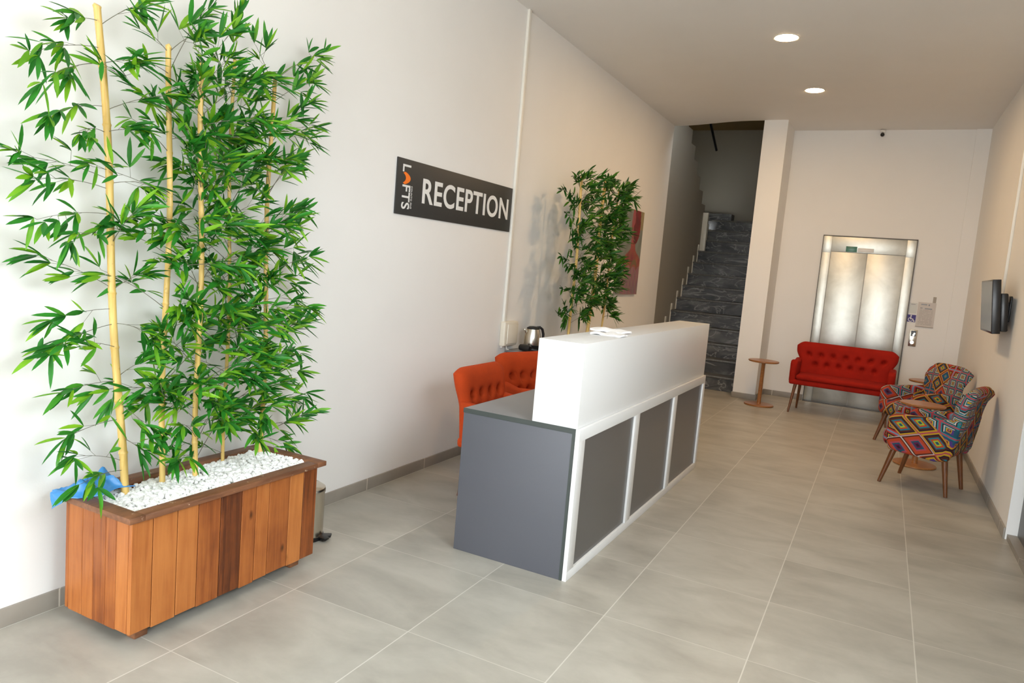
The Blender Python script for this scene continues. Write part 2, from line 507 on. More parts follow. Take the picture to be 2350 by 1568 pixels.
# ------------------------------------------------------------------ staircase
st = thing('staircase', 'dark grey veined marble staircase climbing into the dim stairwell', 'staircase', (0, 0, 0))
RI, RU, SY = .197, .27, 9.92
for k in range(13):
    y0, z0 = SY + RU * k, RI * k
    xl = XS + .002
    s = MB(); s.box(xl, 1.139, y0, y0 + RU + .02, max(0, z0 - .03), z0 + RI - .03)
    so = s.build('step', M['marble'], st, smooth=False)
    tr = MB(); tr.box(xl, 1.139, y0 - .02, y0 + RU + .02, z0 + RI - .03, z0 + RI)
    tr.build('tread', M['tread'], so, bevel=.004)
ld = MB(); ld.box(XS - 1.3, 1.139, SY + RU * 13, 14.3, RI * 13 - .15, RI * 13); ld.build('landing', M['marble'], st, smooth=False)
ld = MB(); ld.box(XS - 1.3, XS + .17, 14.02, 14.299, RI * 13 + .001, RI * 13 + .19); ld.build('step', M['marble'], st, smooth=False)
# upper flight seen from its side
yy, zz = 12.55, 2.55
for k in range(7):
    s = MB(); s.box(XS - 1.25, XS - .122, yy - .30, yy, zz, zz + .2); s.build('step', M['marble'], st, smooth=False)
    yy -= .27; zz += .2
for k in range(9):
    sk = MB(); y0, z0 = SY + RU * (k + 3), RI * (k + 4); sk.box(XS + .001, XS + .014, y0 - .02, y0 + .05, z0 - .19, z0 + .10); sk.build('skirting', M['cream'], st, smooth=False)
pz = MB(); pz.box(XS + .003, XS + .09, 12.44, 12.52, RI * 9.2, 2.62); pz.build('newel', M['cream'], st, bevel=.004)
hr = MB(); hr.tube([(XS + .16, 12.2, 3.62), (XS + .10, 11.4, 4.2)], .02, 8); hr.build('handrail', M['black'], st)

# ------------------------------------------------------------------ lift
lift = MB(); F0 = YB - .02
lift.box(1.955, 2.06, F0, YB - .001, 0, 2.195); lift.box(2.925, 3.03, F0, YB - .001, 0, 2.195)
lift = struct(lift.build('door_1', M['steel'], bevel=.003))
tag(lift, 'brushed steel lift door behind the red bench', 'lift door', kind='structure')
q = MB(); q.box(2.06, 2.925, F0 + .004, YB - .001, 2.0, 2.195); q.box(1.955, 2.06, F0 - .001, F0 + .01, 1.98, 2.195); q.box(2.925, 3.03, F0 - .001, F0 + .01, 1.98, 2.195); q.build('header', M['steel'], lift, bevel=.002)
for a, c in ((2.062, 2.490), (2.494, 2.923)):
    q = MB(); q.box(a, c, F0 + .008, YB - .001, .01, 1.995); q.build('door_leaf', M['steel'], lift, bevel=.003)
q = MB(); q.box(1.948, 1.955, F0 - .004, YB, 0, 2.203); q.box(3.03, 3.039, F0 - .004, YB, 0, 2.206); q.box(1.948, 3.039, F0 - .004, YB, 2.195, 2.206); q.build('surround', M['steel_dark'], lift, smooth=False)
q = MB(); q.box(1.95, 3.03, F0 - .05, YB, 0.0, .012); q.build('sill', M['steel_dark'], lift, smooth=False)
q = MB(); q.box(2.235, 2.365, F0 - .006, F0 + .006, 2.005, 2.075); q.build('green_plate', M['header_green'], lift, bevel=.002)  # plain green plate on the header
q = MB(); q.box(2.375, 2.56, F0 - .004, F0 + .006, 2.012, 2.06); q.build('header_reflection_patch', M['white_lam'], lift, bevel=.002)  # white plate standing in for lettering reflected in the header

cp = thing('call_panel', 'small steel lift call panel with lit buttons below the blue sign', 'call panel', (3.132, YB, .985))
q = MB(); q.box(-.043, .043, -.014, -.0005, -.105, .105); q.build('plate', M['chrome'], cp, bevel=.004)
q = MB(); q.box(-.028, .028, -.017, -.013, .022, .092); q.build('display', M['black'], cp)
for x, z, r in ((.010, .058, .011), (.002, .038, .012), (-.004, -.055, .022)):
    q = MB(); q.tube([(x, -.0135, z), (x, -.0195, z)], r, 18); q.build('button', M['button'], cp)

def disc_poly(cx, cz, r0, r1, a0, a1, n=20):
    o = [(cx + r1 * math.cos(a0 + (a1 - a0) * i / n), cz + r1 * math.sin(a0 + (a1 - a0) * i / n)) for i in range(n + 1)]
    if r0 > 0: o += [(cx + r0 * math.cos(a1 - (a1 - a0) * i / n), cz + r0 * math.sin(a1 - (a1 - a0) * i / n)) for i in range(n + 1)]
    return o
ws = thing('accessibility_sign', 'small blue wheelchair sign on the wall above the lift call panel', 'sign', (3.085, YB, 1.229))
q = MB(); q.box(-.053, .053, -.005, -.0005, -.050, .050); q.build('plate', M['white_lam'], ws)
q = MB(); q.box(-.048, .048, -.006, -.0051, -.045, .046); q.build('blue_field', M['blue_sign'], ws, smooth=False)
q = MB()
q.prism(disc_poly(-.006, .034, 0, .008, 0, 2 * PI * .99), 'y', -.0075, -.0061)
q.prism([(-.013, .024), (-.002, .024), (-.001, -.002), (.020, -.002), (.031, -.028), (.039, -.025), (.043, -.032), (.026, -.040), (.013, -.011), (-.013, -.011)], 'y', -.0076, -.0061)
q.prism(disc_poly(-.008, -.013, .020, .027, math.radians(110), math.radians(330)), 'y', -.0074, -.0061)
q.build('wheelchair_symbol', M['sign_white'], ws, smooth=False)
nt = thing('lift_sticker', 'pale instruction sticker directly above the blue wheelchair sign', 'sticker', (3.088, YB, 1.358))
q = MB(); q.box(-.042, .042, -.003, -.0005, -.066, .066); q.build('sheet', M['sticker'], nt)
q = MB(); q.box(-.026, .022, -.0036, -.0031, .045, .052); q.build('heading', M['grey_top'], nt)
nt = thing('paper_notice', 'printed paper notice taped beside the lift, next to the blue sign', 'notice', (3.236, YB, 1.292))
q = MB()
for i in range(7):
    pass
q.box(-.098, .098, -.003, -.0005, -.150, .150); q.build('sheet', M['notice'], nt)
q = MB(); q.box(-.07, -.045, -.0042, -.0031, .072, .083); q.box(-.02, .06, -.0042, -.0031, .066, .080); q.box(-.065, .0, -.0042, -.0031, .115, .13); q.box(.015, .03, -.0042, -.0031, .108, .13); q.build('heading', M['grey_top'], nt, smooth=False)
M['holder'] = mat('notice_holder', (.36, .32, .27), .5)
q = MB(); q.box(.055, .09, -.004, -.0005, .151, .225); q.build('hanging_tab', M['holder'], nt, smooth=False)
q = MB(); q.box(-.098, .098, -.012, -.0005, -.160, -.1505); q.build('ledge', M['holder'], nt, smooth=False)

cc = thing('security_camera', 'tiny black-lensed security camera on the lift wall at the ceiling', 'security camera', (2.478, YB, 3.46))
q = MB(); q.lathe([(.032, .062), (.032, .048), (.022, .036), (0, .034)], 20, (0, -.04, .012)); q.build('mount', M['white_trim'], cc)
q = MB(); q.lathe([(.024 * math.sin(PI * i / 10), .024 * math.cos(PI * i / 10)) for i in range(11)], 20, (0, -.04, .022)); q.build('lens', M['black'], cc)

# ------------------------------------------------------------------ ceiling downlights
def downlight(x, y, label):
    t = thing('downlight', label, 'ceiling light', (x, y, ceil_z(x, y)), 0, 'ceiling downlights')
    q = MB(); q.lathe([(.088, -.001), (.088, -.004), (.097, -.006), (.104, -.001)], 40); q.build('trim_ring', M['lamp_ring'], t)
    q = MB(); q.lathe([(.0, -.0035), (.088, -.0035), (.088, -.0005)], 40); q.build('diffuser', M['lamp'], t)
downlight(1.80, 6.21, 'round lit downlight in the ceiling over the far end of the reception desk')
downlight(1.86, 8.03, 'round lit downlight in the ceiling close to the lift wall')

# ------------------------------------------------------------------ reception desk
desk = thing('reception_desk', 'grey and white reception desk with three framed grey front panels', 'desk', (.9288, 3.0314, 0), -.0055)
DL = 2.62
for y in (0, DL - .018):
    q = MB(); q.box(.001, .618, y, y + .018, .0, .726); q.build('end_panel', M['grey_lam'], desk, bevel=.0015)
q = MB(); q.box(0, .62, 0.0, DL, .727, .75); q.build('worktop', M['grey_top'], desk, bevel=.0015)
q = MB(); q.box(-.001, .6195, -.0012, .0, .7265, .7505); q.box(.604, .6195, -.0012, .0, .0, .7265); q.build('edge_band', M['edge'], desk, smooth=False)
q = MB()
q.box(.6205, .642, 0, DL, .0, .046); q.box(.6205, .642, 0, DL, .690, .75); q.box(.6205, .642, 0, .082, .046, .690)
for y in (.862, 1.708): q.box(.6205, .642, y, y + .085, .046, .690)
q.box(.6205, .642, DL - .058, DL, .046, .690)
q.build('front_frame', M['white_lam'], desk, bevel=.0012, weld=0)
for y0, y1 in ((.082, .862), (.947, 1.708), (1.793, DL - .058)):
    q = MB(); q.box(.6205, .630, y0 + .0005, y1 - .0005, .0465, .6895); q.build('front_panel', M['panel_lam'], desk, smooth=False)
q = MB(); q.box(.388, .627, .0, DL - .01, .7505, 1.158); q.build('counter_box', M['white_lam'], desk, bevel=.002)
q = MB(); q.box(.02, .618, .02, DL - .02, .10, .12); q.build('shelf', M['grey_lam'], desk) if False else None

def crumple(name, label, cx, cy, z, lx, ly, rz, seed, group, arch=.0):
    r = random.Random(seed); n, m = 14, 8
    ph = [r.uniform(0, 6) for _ in range(6)]
    b = MB(); V = []; F = []
    def hgt(u, v):
        return .006 + arch * math.sin(PI * v) + .004 * math.sin(7 * u + ph[0]) * math.sin(5 * v + ph[1]) + .003 * math.sin(13 * u + 4 * v + ph[2])
    for top in (0, 1):
        for i in range(n + 1):
            for j in range(m + 1):
                u, v = i / n, j / m
                x = (u - .5) * lx + .006 * math.sin(6 * v + ph[3]); y = (v - .5) * ly + .008 * math.sin(5 * u + ph[4])
                V.append((x, y, hgt(u, v) + .004 if top else max(.0, hgt(u, v) - .006)))
    K = (n + 1) * (m + 1)
    for i in range(n):
        for j in range(m):
            a = i * (m + 1) + j
            F.append((a, a + 1, a + m + 2, a + m + 1)); F.append((K + a, K + a + m + 1, K + a + m + 2, K + a + 1))
    edge = [i * (m + 1) for i in range(n + 1)] + [n * (m + 1) + j for j in range(1, m + 1)] + [i * (m + 1) + m for i in range(n - 1, -1, -1)] + [j for j in range(m - 1, 0, -1)]
    for k in range(len(edge)):
        a, c = edge[k], edge[(k + 1) % len(edge)]; F.append((a, c, K + c, K + a))
    b.add(V, F); o = b.build(name, M['paper'], loc=(cx, cy, z), angle=60)
    o.rotation_euler = (0, 0, rz); return tag(o, label, 'paper', group)
crumple('folded_paper', 'crumpled white folded paper on the counter, the one lying beside its far edge', 1.405, 3.80, 1.159, .21, .10, -.28, 3, 'folded papers on the counter', .012)
crumple('folded_paper', 'flatter white folded paper on the counter, beside its front edge', 1.47, 3.60, 1.159, .17, .11, -.05, 5, 'folded papers on the counter', .004)

# ------------------------------------------------------------------ sign
def text_mesh(name, s, material, parent, box, offset=0., spacing=1., to=None, depth=.002):
    """text laid out and stretched to box (w,h); to(u,v)->(x,y,z) with u right, v up, w out"""
    cu = bpy.data.curves.new('txt', 'FONT'); cu.body = s; cu.size = 1.; cu.offset = offset; cu.space_character = spacing; cu.resolution_u = 6
    cu.extrude = .02
    tmp = bpy.data.objects.new('txt', cu); COL.objects.link(tmp)
    dg = bpy.context.evaluated_depsgraph_get()
    me = bpy.data.meshes.new_from_object(tmp.evaluated_get(dg))
    bpy.data.objects.remove(tmp); bpy.data.curves.remove(cu)
    co = np.array([v.co[:] for v in me.vertices])
    mn, mx = co.min(0), co.max(0)
    for v in me.vertices:
        u = (v.co.x - mn[0]) / (mx[0] - mn[0]) * box[0]; w = (v.co.y - mn[1]) / (mx[1] - mn[1]) * box[1]
        h = (v.co.z - mn[2]) / (mx[2] - mn[2]) * depth
        v.co = to(u, w, h)
    me.materials.clear(); me.materials.append(material)
    o = bpy.data.objects.new(name, me); COL.objects.link(o); o.parent = parent
    return o
sg = thing('reception_sign', 'dark grey wall sign with white RECEPTION lettering and orange-white logo', 'sign', (0, 3.57, 1.747))
q = MB(); q.box(.001, .010, 0, 1.537, 0, .346); q.build('board', M['sign'], sg, bevel=.0015)
text_mesh('lettering', 'RECEPTION', M['sign_white'], sg, (1.198, .163), .018, 1.08, lambda u, w, h: (.0101 + h, .282 + u, .091 + w))
def down(y0, z0):      # text running downwards, its top towards +y
    return lambda u, w, h: (.0101 + h, y0 + w, z0 - u)
text_mesh('logo_letter', 'L', M['sign_white'], sg, (.046, .084), .012, 1, down(.055, .311))
text_mesh('logo_lettering', 'FTS', M['sign_white'], sg, (.150, .084), .012, 1.02, down(.060, .186))
text_mesh('logo_small_lettering', 'COUNTO GHS', M['sign_white'], sg, (.142, .015), 0., 1., down(.154, .186), .001)
q = MB(); cr = []
N = 18
for i in range(N + 1):
    t = i / N; a = math.radians(-52 + 104 * t); cr.append((.045 + .095 * (math.cos(a) - .38) / .62 * 1.0, .227 + .049 * math.sin(a)))
for i in range(N, -1, -1):
    t = i / N; a = math.radians(-46 + 92 * t); cr.append((.030 + .062 * (math.cos(a) - .38) / .62, .227 + .042 * math.sin(a)))
q.prism(cr, 'x', .0101, .0122); q.build('logo_crescent', M['sign_orange'], sg, smooth=False)

# ------------------------------------------------------------------ painting
def painting():
    t = thing('canvas_painting', 'tall abstract canvas painting of a dark red figure on grey-green, half behind bamboo', 'painting', (0, 7.78, 1.243))
    W, H = .79, 1.0
    m = mat('painted_canvas', rough=.6); k = NT(m)
    at = k.n('ShaderNodeVertexColor', layer_name='Col')
    k.col(at.outputs['Color']); k.bump(k.noise(k.coord('Object'), 60, 4), .3, .003)
    n, p = 64, 80
    V, F, C = [], [], []
    def val(u, v):
        h = math.sin(12.3 * u + 3 * math.sin(7 * v)) * math.sin(9.7 * v + 2 * math.sin(11 * u))
        s = math.sin(41 * u + 9 * v) * math.sin(37 * v)
        bg = (.20 + .03 * h, .22 + .03 * h, .20 + .03 * h)
        if v > .78 and u > .80: bg = (.30 + .05 * s, .25 + .04 * s, .14)
        c = bg
        w_sh = .31 * smooth01((.56 - v) / .16) + .10
        if v < .60 and abs(u - .60) < w_sh * (1 + .06 * h): c = (.26 + .06 * h + .03 * s, .070 + .03 * h, .060)
        if v < .30 + .04 * h and abs(u - .60) < .40: c = (.26 + .05 * h, .15 + .04 * s, .17)
        if abs(u - .60) < .10 + .02 * h and .5 < v < .70: c = (.30, .07, .06)
        e = ((u - .66) / .21) ** 2 + ((v - .84) / .24) ** 2
        if e < 1 + .1 * h: c = (.16 + .05 * h, .02, .025) if u > .60 + .05 * h else (.32 + .06 * s, .08, .09)
        if abs(v - (.30 + .09 * math.sqrt(max(0, 1 - ((u - .72) / .14) ** 2)))) < .03 and abs(u - .72) < .13: c = (.17, .12, .06)
        return tuple(max(.005, q) for q in c)
    for i in range(n + 1):
        for j in range(p + 1):
            V.append((.028, W * i / n, H * j / p)); C.append(val(i / n, j / p))
    for i in range(n):
        for j in range(p):
            a = i * (p + 1) + j; F.append((a, a + p + 1, a + p + 2, a + 1))
    me = bpy.data.meshes.new('canvas'); me.from_pydata(V, [], F); me.materials.append(m)
    ca = me.color_attributes.new('Col', 'FLOAT_COLOR', 'POINT')
    for i, c in enumerate(C): ca.data[i].color = (*c, 1)
    o = bpy.data.objects.new('canvas', me); COL.objects.link(o); o.parent = t
    q = MB(); q.box(.001, .0275, 0, W, 0, H); q.build('stretcher', mat('canvas_edge', (.25, .22, .19), .7), t, smooth=False)
painting()

# ------------------------------------------------------------------ wall box, cabinet, kettle
wb = thing('junction_box', 'cream plastic junction box on the wall at the foot of the white conduit', 'junction box', (0, 5.10, .815))
q = MB(); q.box(.0005, .05, 0, .235, 0, .205); q.build('housing', M['cream'], wb, bevel=.012, seg=3)
q = MB(); q.box(.0502, .062, .035, .215, .02, .185); q.build('cover', M['cream'], wb, bevel=.006, seg=2)
q = MB(); q.tube([(.02, .10, .002), (.02, .11, -.03), (.05, .13, -.045)], .006, 8); q.build('cable', M['white_trim'], wb)

cb = thing('side_cabinet', 'low grey side cabinet by the wall behind the orange chairs, carrying the kettle', 'cabinet', (.02, 5.20, 0))
q = MB(); q.box(0, .30, 0, .38, .04, .765); q.build('carcass', M['grey_lam'], cb, bevel=.002)
q = MB(); q.box(-.002, .312, -.005, .385, .766, .781); q.build('cabinet_top', M['grey_top'], cb, bevel=.002)
for y in (.004, .192):
    dd = MB(); dd.box(.301, .317, y, y + .184, .05, .755); dd = dd.build('door', M['grey_lam'], cb, bevel=.002)
    kn = MB(); kn.tube([(.317, y + .15, .60), (.337, y + .15, .60)], .008, 10); kn.build('knob', M['chrome'], dd)
q = MB(); q.box(.02, .27, .02, .36, 0, .04); q.build('plinth', M['black'], cb)

KX, KY, KZ = .165, 5.39, .7825
kb = tag(MB().lathe([(.078, 0), (.082, .004), (.078, .016), (.06, .021), (0, .021)], 32).build('power_dock', M['black'], loc=(KX, KY, KZ)), 'black round power base standing under the steel kettle', 'kettle dock')
kt = thing('kettle', 'brushed steel electric kettle with black lid and handle on its black base', 'kettle', (KX, KY, KZ + .0225), math.radians(40))
q = MB(); q.lathe([(.072, .0), (.074, .006), (.074, .024), (.072, .026)], 36); q.build('bottom_band', M['black'], kt)
q = MB(); q.lathe([(.072, .0265), (.073, .06), (.069, .10), (.061, .138), (.056, .158)], 36); q.build('body', M['chrome'], kt)
q = MB(); q.lathe([(.056, .1585), (.052, .170), (.034, .180), (0, .184)], 36); q.build('lid', M['black'], kt)
q = MB(); q.tube([(.030, 0, .172), (.058, 0, .176), (.080, 0, .160), (.092, 0, .120), (.093, 0, .080), (.084, 0, .048), (.071, 0, .04)], [.010, .011, .0115, .0115, .0105, .009, .007], 10); q.build('handle', M['black'], kt)
q = MB(); q.prism([(-.058, .15), (-.085, .157), (-.064, .118)], 'y', -.016, .016); q.build('spout', M['chrome'], kt, bevel=.003)

hp = thing('small_appliance', 'glossy black rounded appliance lying in front of the steel kettle', 'appliance', (.185, 5.235, .7825), math.radians(70))
q = MB(); q.lathe([(.0, 0), (.022, .002), (.030, .02), (.030, .07), (.026, .12), (.0, .125)], 24)
q.v = [(y, z - .06, max(.0, x + .030)) for x, y, z in q.v]; q.build('body', M['black'], hp)
q = MB(); q.tube([(.0, -.03, .028), (.04, -.07, .020), (.085, -.10, .013)], [.016, .014, .011], 12); q.build('handle', M['black'], hp)

# ------------------------------------------------------------------ upholstery
def leg_part(root, x, y, top, dx, dy, r0=.021, r1=.011):
    q = MB(); q.tube([(x + dx, y + dy, 0), (x, y, top)], [r1, r0], 14); return q.build('leg', M['leg'], root)

def tufted_back(root, hw, z0, z1, ymid, tilt, ht, rows, fab, wing=.05, r=.07, pleat=0):
    """rows: list of (z fraction, [x fractions])"""
    W, H = 2 * hw, z1 - z0
    def hwz(v):           # flared top, drawn in above the arms, rounded upper corners
        w = hw - wing * math.exp(-((v - .42) / .26) ** 2) - wing * .6 * max(0, .3 - v)
        return w
    def outline(u, v):
        s = 2 * u - 1; c = .10 / (2 * hw) * 2
        x = hwz(v) * s
        k = max(0., (abs(s) - (1 - .20 / (2 * hw))) / (.20 / (2 * hw)))
        z = z0 + H * v - ((.055 if hw > .4 else .036) * k * k) * smooth01((v - .45) / .55)
        return x, z
    bt = []
    for vz, xs in rows:
        for xx in xs: bt.append((.5 + xx / 2, vz))
    def bump(u, v):
        d = 0
        for bu, bv in bt:
            e = ((u - bu) * W) ** 2 + ((v - bv) * H) ** 2
            d += .044 * math.exp(-e / .024 ** 2) + .014 * math.exp(-e / .046 ** 2)
        if pleat:
            d += pleat * smooth01((.42 - v) / .2) * abs(math.sin(u * W / .115 * PI)) * -1 + pleat * smooth01((.42 - v) / .2)
        return -min(d, .060)
    def yc(u, v): return ymid + (H * v) * tilt
    mb = pillow(64 if hw < .4 else 120, 46, outline, ht, r, W, H, yc, bump)
    bk = mb.build('backrest', fab, root, angle=80)
    for bu, bv in bt:
        x, z = outline(bu, bv); y = yc(bu, bv) - ht + .053
        s = MB(); s.lathe([(.0, .006), (.007, .004), (.0095, 0), (.007, -.004), (0, -.006)], 12)
        s.v = [(x + a, y - c_, z + b_) for a, b_, c_ in s.v]; s.build('button', fab, bk)
    return bk

def rbox(name, fab, root, x0, x1, y0, y1, z0, z1, bev, seg=3, rot=None):
    q = MB(); q.box(x0, x1, y0, y1, z0, z1); return q.build(name, fab, root, bevel=bev, seg=seg, angle=60)

def sofa(name, label, cat, loc, rz, hw, fab, rows, zt, group=None, pleat=0, ht=.042, lh=.345):
    t = thing(name, label, cat, loc, rz, group)
    rbox('seat_frame', fab, t, -hw, hw, -.235, .215, lh, lh + .065, .022)
    rbox('seat_cushion', fab, t, -hw + .075, hw - .075, -.262, .15, lh + .066, lh + .125, .026)
    for s in (-1, 1):
        poly = [(-.232, lh + .02), (.20, lh + .02), (.225, zt - .20), (.05, lh + .27), (-.20, lh + .295), (-.242, lh + .25)]
        q = MB(); q.prism(poly, 'x', s * (hw - .073), s * (hw + .004)); q.build('arm', fab, t, bevel=.026, seg=4, angle=60)
    tufted_back(t, hw + .01, lh + .06, zt, .165, .20, ht, rows, fab, .055 if hw > .4 else .03, pleat=pleat)
    for sx in (-1, 1):
        leg_part(t, sx * (hw - .075), -.17, lh + .02, sx * .045, -.035)
        leg_part(t, sx * (hw - .09), .16, lh + .02, sx * .02, .05)
    return t
lin = lambda n, w: [w * (2 * i / (n - 1) - 1) for i in range(n)]
sofa('tufted_bench', 'long red tufted bench with wooden legs in front of the lift', 'bench', (2.425, 9.27, 0), -.028, .556, M['red'],
     [(.66, lin(7, .76)), (.40, lin(6, .64))], .838)
sofa('tufted_chair', 'orange tufted armchair behind the desk, the one beside its near grey end', 'armchair', (.715, 3.985, 0), math.radians(90), .285, M['orange'],
     [(.60, lin(4, .62)), (.36, lin(5, .78))], .828, 'orange tufted chairs behind the desk', .012, .045, .33)
sofa('tufted_chair', 'orange tufted armchair behind the desk, the one standing just before the kettle', 'armchair', (.59, 4.79, 0), math.radians(72), .285, M['orange'],
     [(.60, lin(4, .62)), (.36, lin(5, .78))], .832, 'orange tufted chairs behind the desk', .012, .045, .33)

def kilim_chair(label, loc, rz):
    t = thing('patterned_armchair', label, 'armchair', loc, rz, 'kilim patterned armchairs by the wall')
    fab = M['kilim']
    hw = .285
    rbox('seat', fab, t, -hw + .06, hw - .06, -.31, .16, .30, .445, .055, 4)
    # side wings: from the low front of the arm up into the back
    side = [(-.235, .285), (.10, .265), (.195, .285), (.235, .46), (.255, .615), (.13, .600), (-.05, .588), (-.215, .578), (-.258, .545), (-.262, .40)]
    for s in (-1, 1):
        q = MB(); q.prism(side, 'x', s * (hw - .075), s * hw); q.build('arm', fab, t, bevel=.024, seg=4, angle=60)
    def outline(u, v):
        sx = 2 * u - 1
        k = max(0., (abs(sx) - .62) / .38)
        return (hw + .008 - .035 * math.exp(-((v - .62) / .14) ** 2)) * sx, .30 + .545 * v - .05 * k * k * smooth01((v - .6) / .4)
    def yc(u, v): return .165 + .085 * v + .04 * max(0, v - .8) / .2
    mb = pillow(26, 26, outline, .048, .06, 2 * hw, .545, yc, lambda u, v: .012 * math.sin(PI * u) * math.sin(PI * v))
    mb.build('backrest', fab, t, angle=80)
    rl = MB(); rl.tube([(x * (hw - .03), .278, .826 - .03 * max(0, (abs(x) - .62) / .38) ** 2) for x in lin(15, 1.)], [.022 + .014 * math.sqrt(max(0, 1 - x * x)) for x in lin(15, 1.)], 12)
    rl.build('head_roll', fab, t, angle=80)
    for sx in (-1, 1):
        leg_part(t, sx * .20, -.20, .31, sx * .035, -.075, .024, .014)
        leg_part(t, sx * .19, .15, .31, sx * .015, .05, .024, .014)
    return t
kilim_chair('kilim patterned armchair in full view, closest to the end of the wall', (3.238, 6.50, 0), math.radians(-109))
kilim_chair('kilim patterned armchair partly hidden, between the two round side tables', (3.20, 8.13, 0), math.radians(-58))

# ------------------------------------------------------------------ side tables
def side_table(label, loc, h=.565, r=.182):
    t = thing('side_table', label, 'table', loc, 0, 'round wooden side tables')
    q = MB(); q.lathe([(0, h - .022), (r - .01, h - .022), (r, h - .014), (r, h - .004), (r - .006, h), (0, h)], 48); q.build('table_top', M['table'], t)
    q = MB(); q.tube([(0, 0, .018), (0, 0, h - .05), (0, 0, h - .023)], [.024, .022, .034], 16); q.build('post', M['table'], t)
    q = MB(); q.lathe([(0, 0), (r - .012, 0), (r - .006, .004), (r - .006, .014), (r - .012, .019), (0, .019)], 48); q.build('foot_plate', M['table'], t)
side_table('small round wooden side table before the white pier, beside the red bench', (1.53, 9.24, 0))
side_table('small round wooden side table between the two patterned armchairs', (3.18, 7.26, 0))
side_table('small round wooden side table in the corner behind the farther patterned armchair', (3.30, 9.32, 0))

# ------------------------------------------------------------------ television
tv = thing('television', 'flat black TV tilted on a bracket on the wall above the patterned armchairs', 'television', (RX, 6.75, 1.48))
R_ = Matrix.Rotation(math.radians(-6), 3, 'Y')
q = MB(); q.box(-.155, -.100, -.355, .355, -.205, .205, 0, R_, (-.13, 0, 0)); q.build('casing', M['black'], tv, bevel=.004)
q = MB(); q.box(-.1565, -.1552, -.343, .343, -.188, .193, 0, R_, (-.13, 0, 0)); q.build('screen', M['screen'], tv, smooth=False)
q = MB(); q.box(-.0995, -.050, -.345, .33, -.19, .10, 0, R_, (-.13, 0, 0)); q.build('rear_cover', M['black'], tv, bevel=.012)
q = MB(); q.box(-.074, -.002, -.05, .05, -.04, .04); q.box(-.012, -.001, -.10, .10, -.11, .09); q.build('wall_bracket', M['black'], tv, bevel=.003)

# ------------------------------------------------------------------ planters
def planter(label, loc, LY, n_long, n_short, hid=False):
    t = thing('wooden_planter', label, 'planter', loc, 0, 'wooden bamboo planters')
    WX = .385; z0, z1 = .050, .482
    r = random.Random(3)
    q = MB()
    def planks(n, length, place):
        ws = [r.uniform(.75, 1.3) for _ in range(n)]; s = sum(ws); a = 0
        for w in ws:
            w = w / s * length
            place(a + .0012, a + w - .0012, r.uniform(-.006, .004)); a += w
    planks(n_long, LY, lambda a, c, dz: q.box(WX - .018, WX, a, c, z0 + dz, z1))
    planks(n_long, LY, lambda a, c, dz: q.box(0, .018, a, c, z0 + dz, z1))
    planks(n_short, WX - .038, lambda a, c, dz: q.box(.019 + a, .019 + c, 0.001, .019, z0 + dz, z1))
    planks(n_short, WX - .038, lambda a, c, dz: q.box(.019 + a, .019 + c, LY - .019, LY - .001, z0 + dz, z1))
    q.build('plank_body', M['plank'], t, bevel=.002, seg=1, weld=0)
    q = MB(); q.box(.018, WX - .018, .018, LY - .018, .075, .395); q.build('soil_fill', M['soil'], t, smooth=False)
    q = MB(); o, w = .028, .060
    q.box(-o, WX + o, -o, w - o, z1 + .001, z1 + .024); q.box(-o, WX + o, LY + o - w, LY + o, z1 + .001, z1 + .024)
    q.box(-o, w - o, w - o, LY + o - w, z1 + .001, z1 + .024); q.box(WX + o - w, WX + o, w - o, LY + o - w, z1 + .001, z1 + .024)
    q.build('rim', M['rim'], t, bevel=.003, weld=0)
    for x in (.045, WX - .095):
        for y in (.055, LY - .10):
            f = MB(); f.box(x, x + .05, y, y + .055, 0, .0745); f.build('foot', M['rim'], t, bevel=.004)
    return t
PX, PY, PL = .117, 1.502, .945
planter('brown plank planter box filled with white gravel, standing by the white wall', (PX, PY, 0), PL, 10, 5)

def gravel(name, label, x0, x1, y0, y1, zf, n, seed, size=(.008, .0145)):
    r = random.Random(seed)
    t = (1 + 5 ** .5) / 2
    ico = [Vector(v).normalized() for v in [(-1, t, 0), (1, t, 0), (-1, -t, 0), (1, -t, 0), (0, -1, t), (0, 1, t), (0, -1, -t), (0, 1, -t), (t, 0, -1), (t, 0, 1), (-t, 0, -1), (-t, 0, 1)]]
    fc = [(0, 11, 5), (0, 5, 1), (0, 1, 7), (0, 7, 10), (0, 10, 11), (1, 5, 9), (5, 11, 4), (11, 10, 2), (10, 7, 6), (7, 1, 8), (3, 9, 4), (3, 4, 2), (3, 2, 6), (3, 6, 8), (3, 8, 9), (4, 9, 5), (2, 4, 11), (6, 2, 10), (8, 6, 7), (9, 8, 1)]
    b = MB()
    nb = 26; V = []; F = []
    for i in range(nb + 1):
        for j in range(nb + 1):
            x = x0 + (x1 - x0) * i / nb; y = y0 + (y1 - y0) * j / nb; V.append((x, y, zf(x, y) - .012))
    for i in range(nb):
        for j in range(nb):
            a = i * (nb + 1) + j; F.append((a, a + nb + 1, a + nb + 2, a + 1))
    b.add(V, F)
    for _ in range(n):
        x, y = r.uniform(x0 + .008, x1 - .008), r.uniform(y0 + .008, y1 - .008)
        s = r.uniform(*size); e = Vector((s * r.uniform(.8, 1.35), s * r.uniform(.8, 1.35), s * r.uniform(.6, .95)))
        R = Matrix.Rotation(r.uniform(0, 6.3), 3, 'Z') @ Matrix.Rotation(r.uniform(-.7, .7), 3, 'X')
        z = zf(x, y) + r.uniform(-.006, .007)
        b.add([R @ Vector((v.x * e.x * r.uniform(.72, 1.15), v.y * e.y * r.uniform(.72, 1.15), v.z * e.z * r.uniform(.72, 1.15))) + Vector((x, y, z)) for v in ico], fc)
    o = b.build(name, M['gravel'], smooth=False, fix=False, weld=0)
    return tag(o, label, 'gravel', kind='stuff')
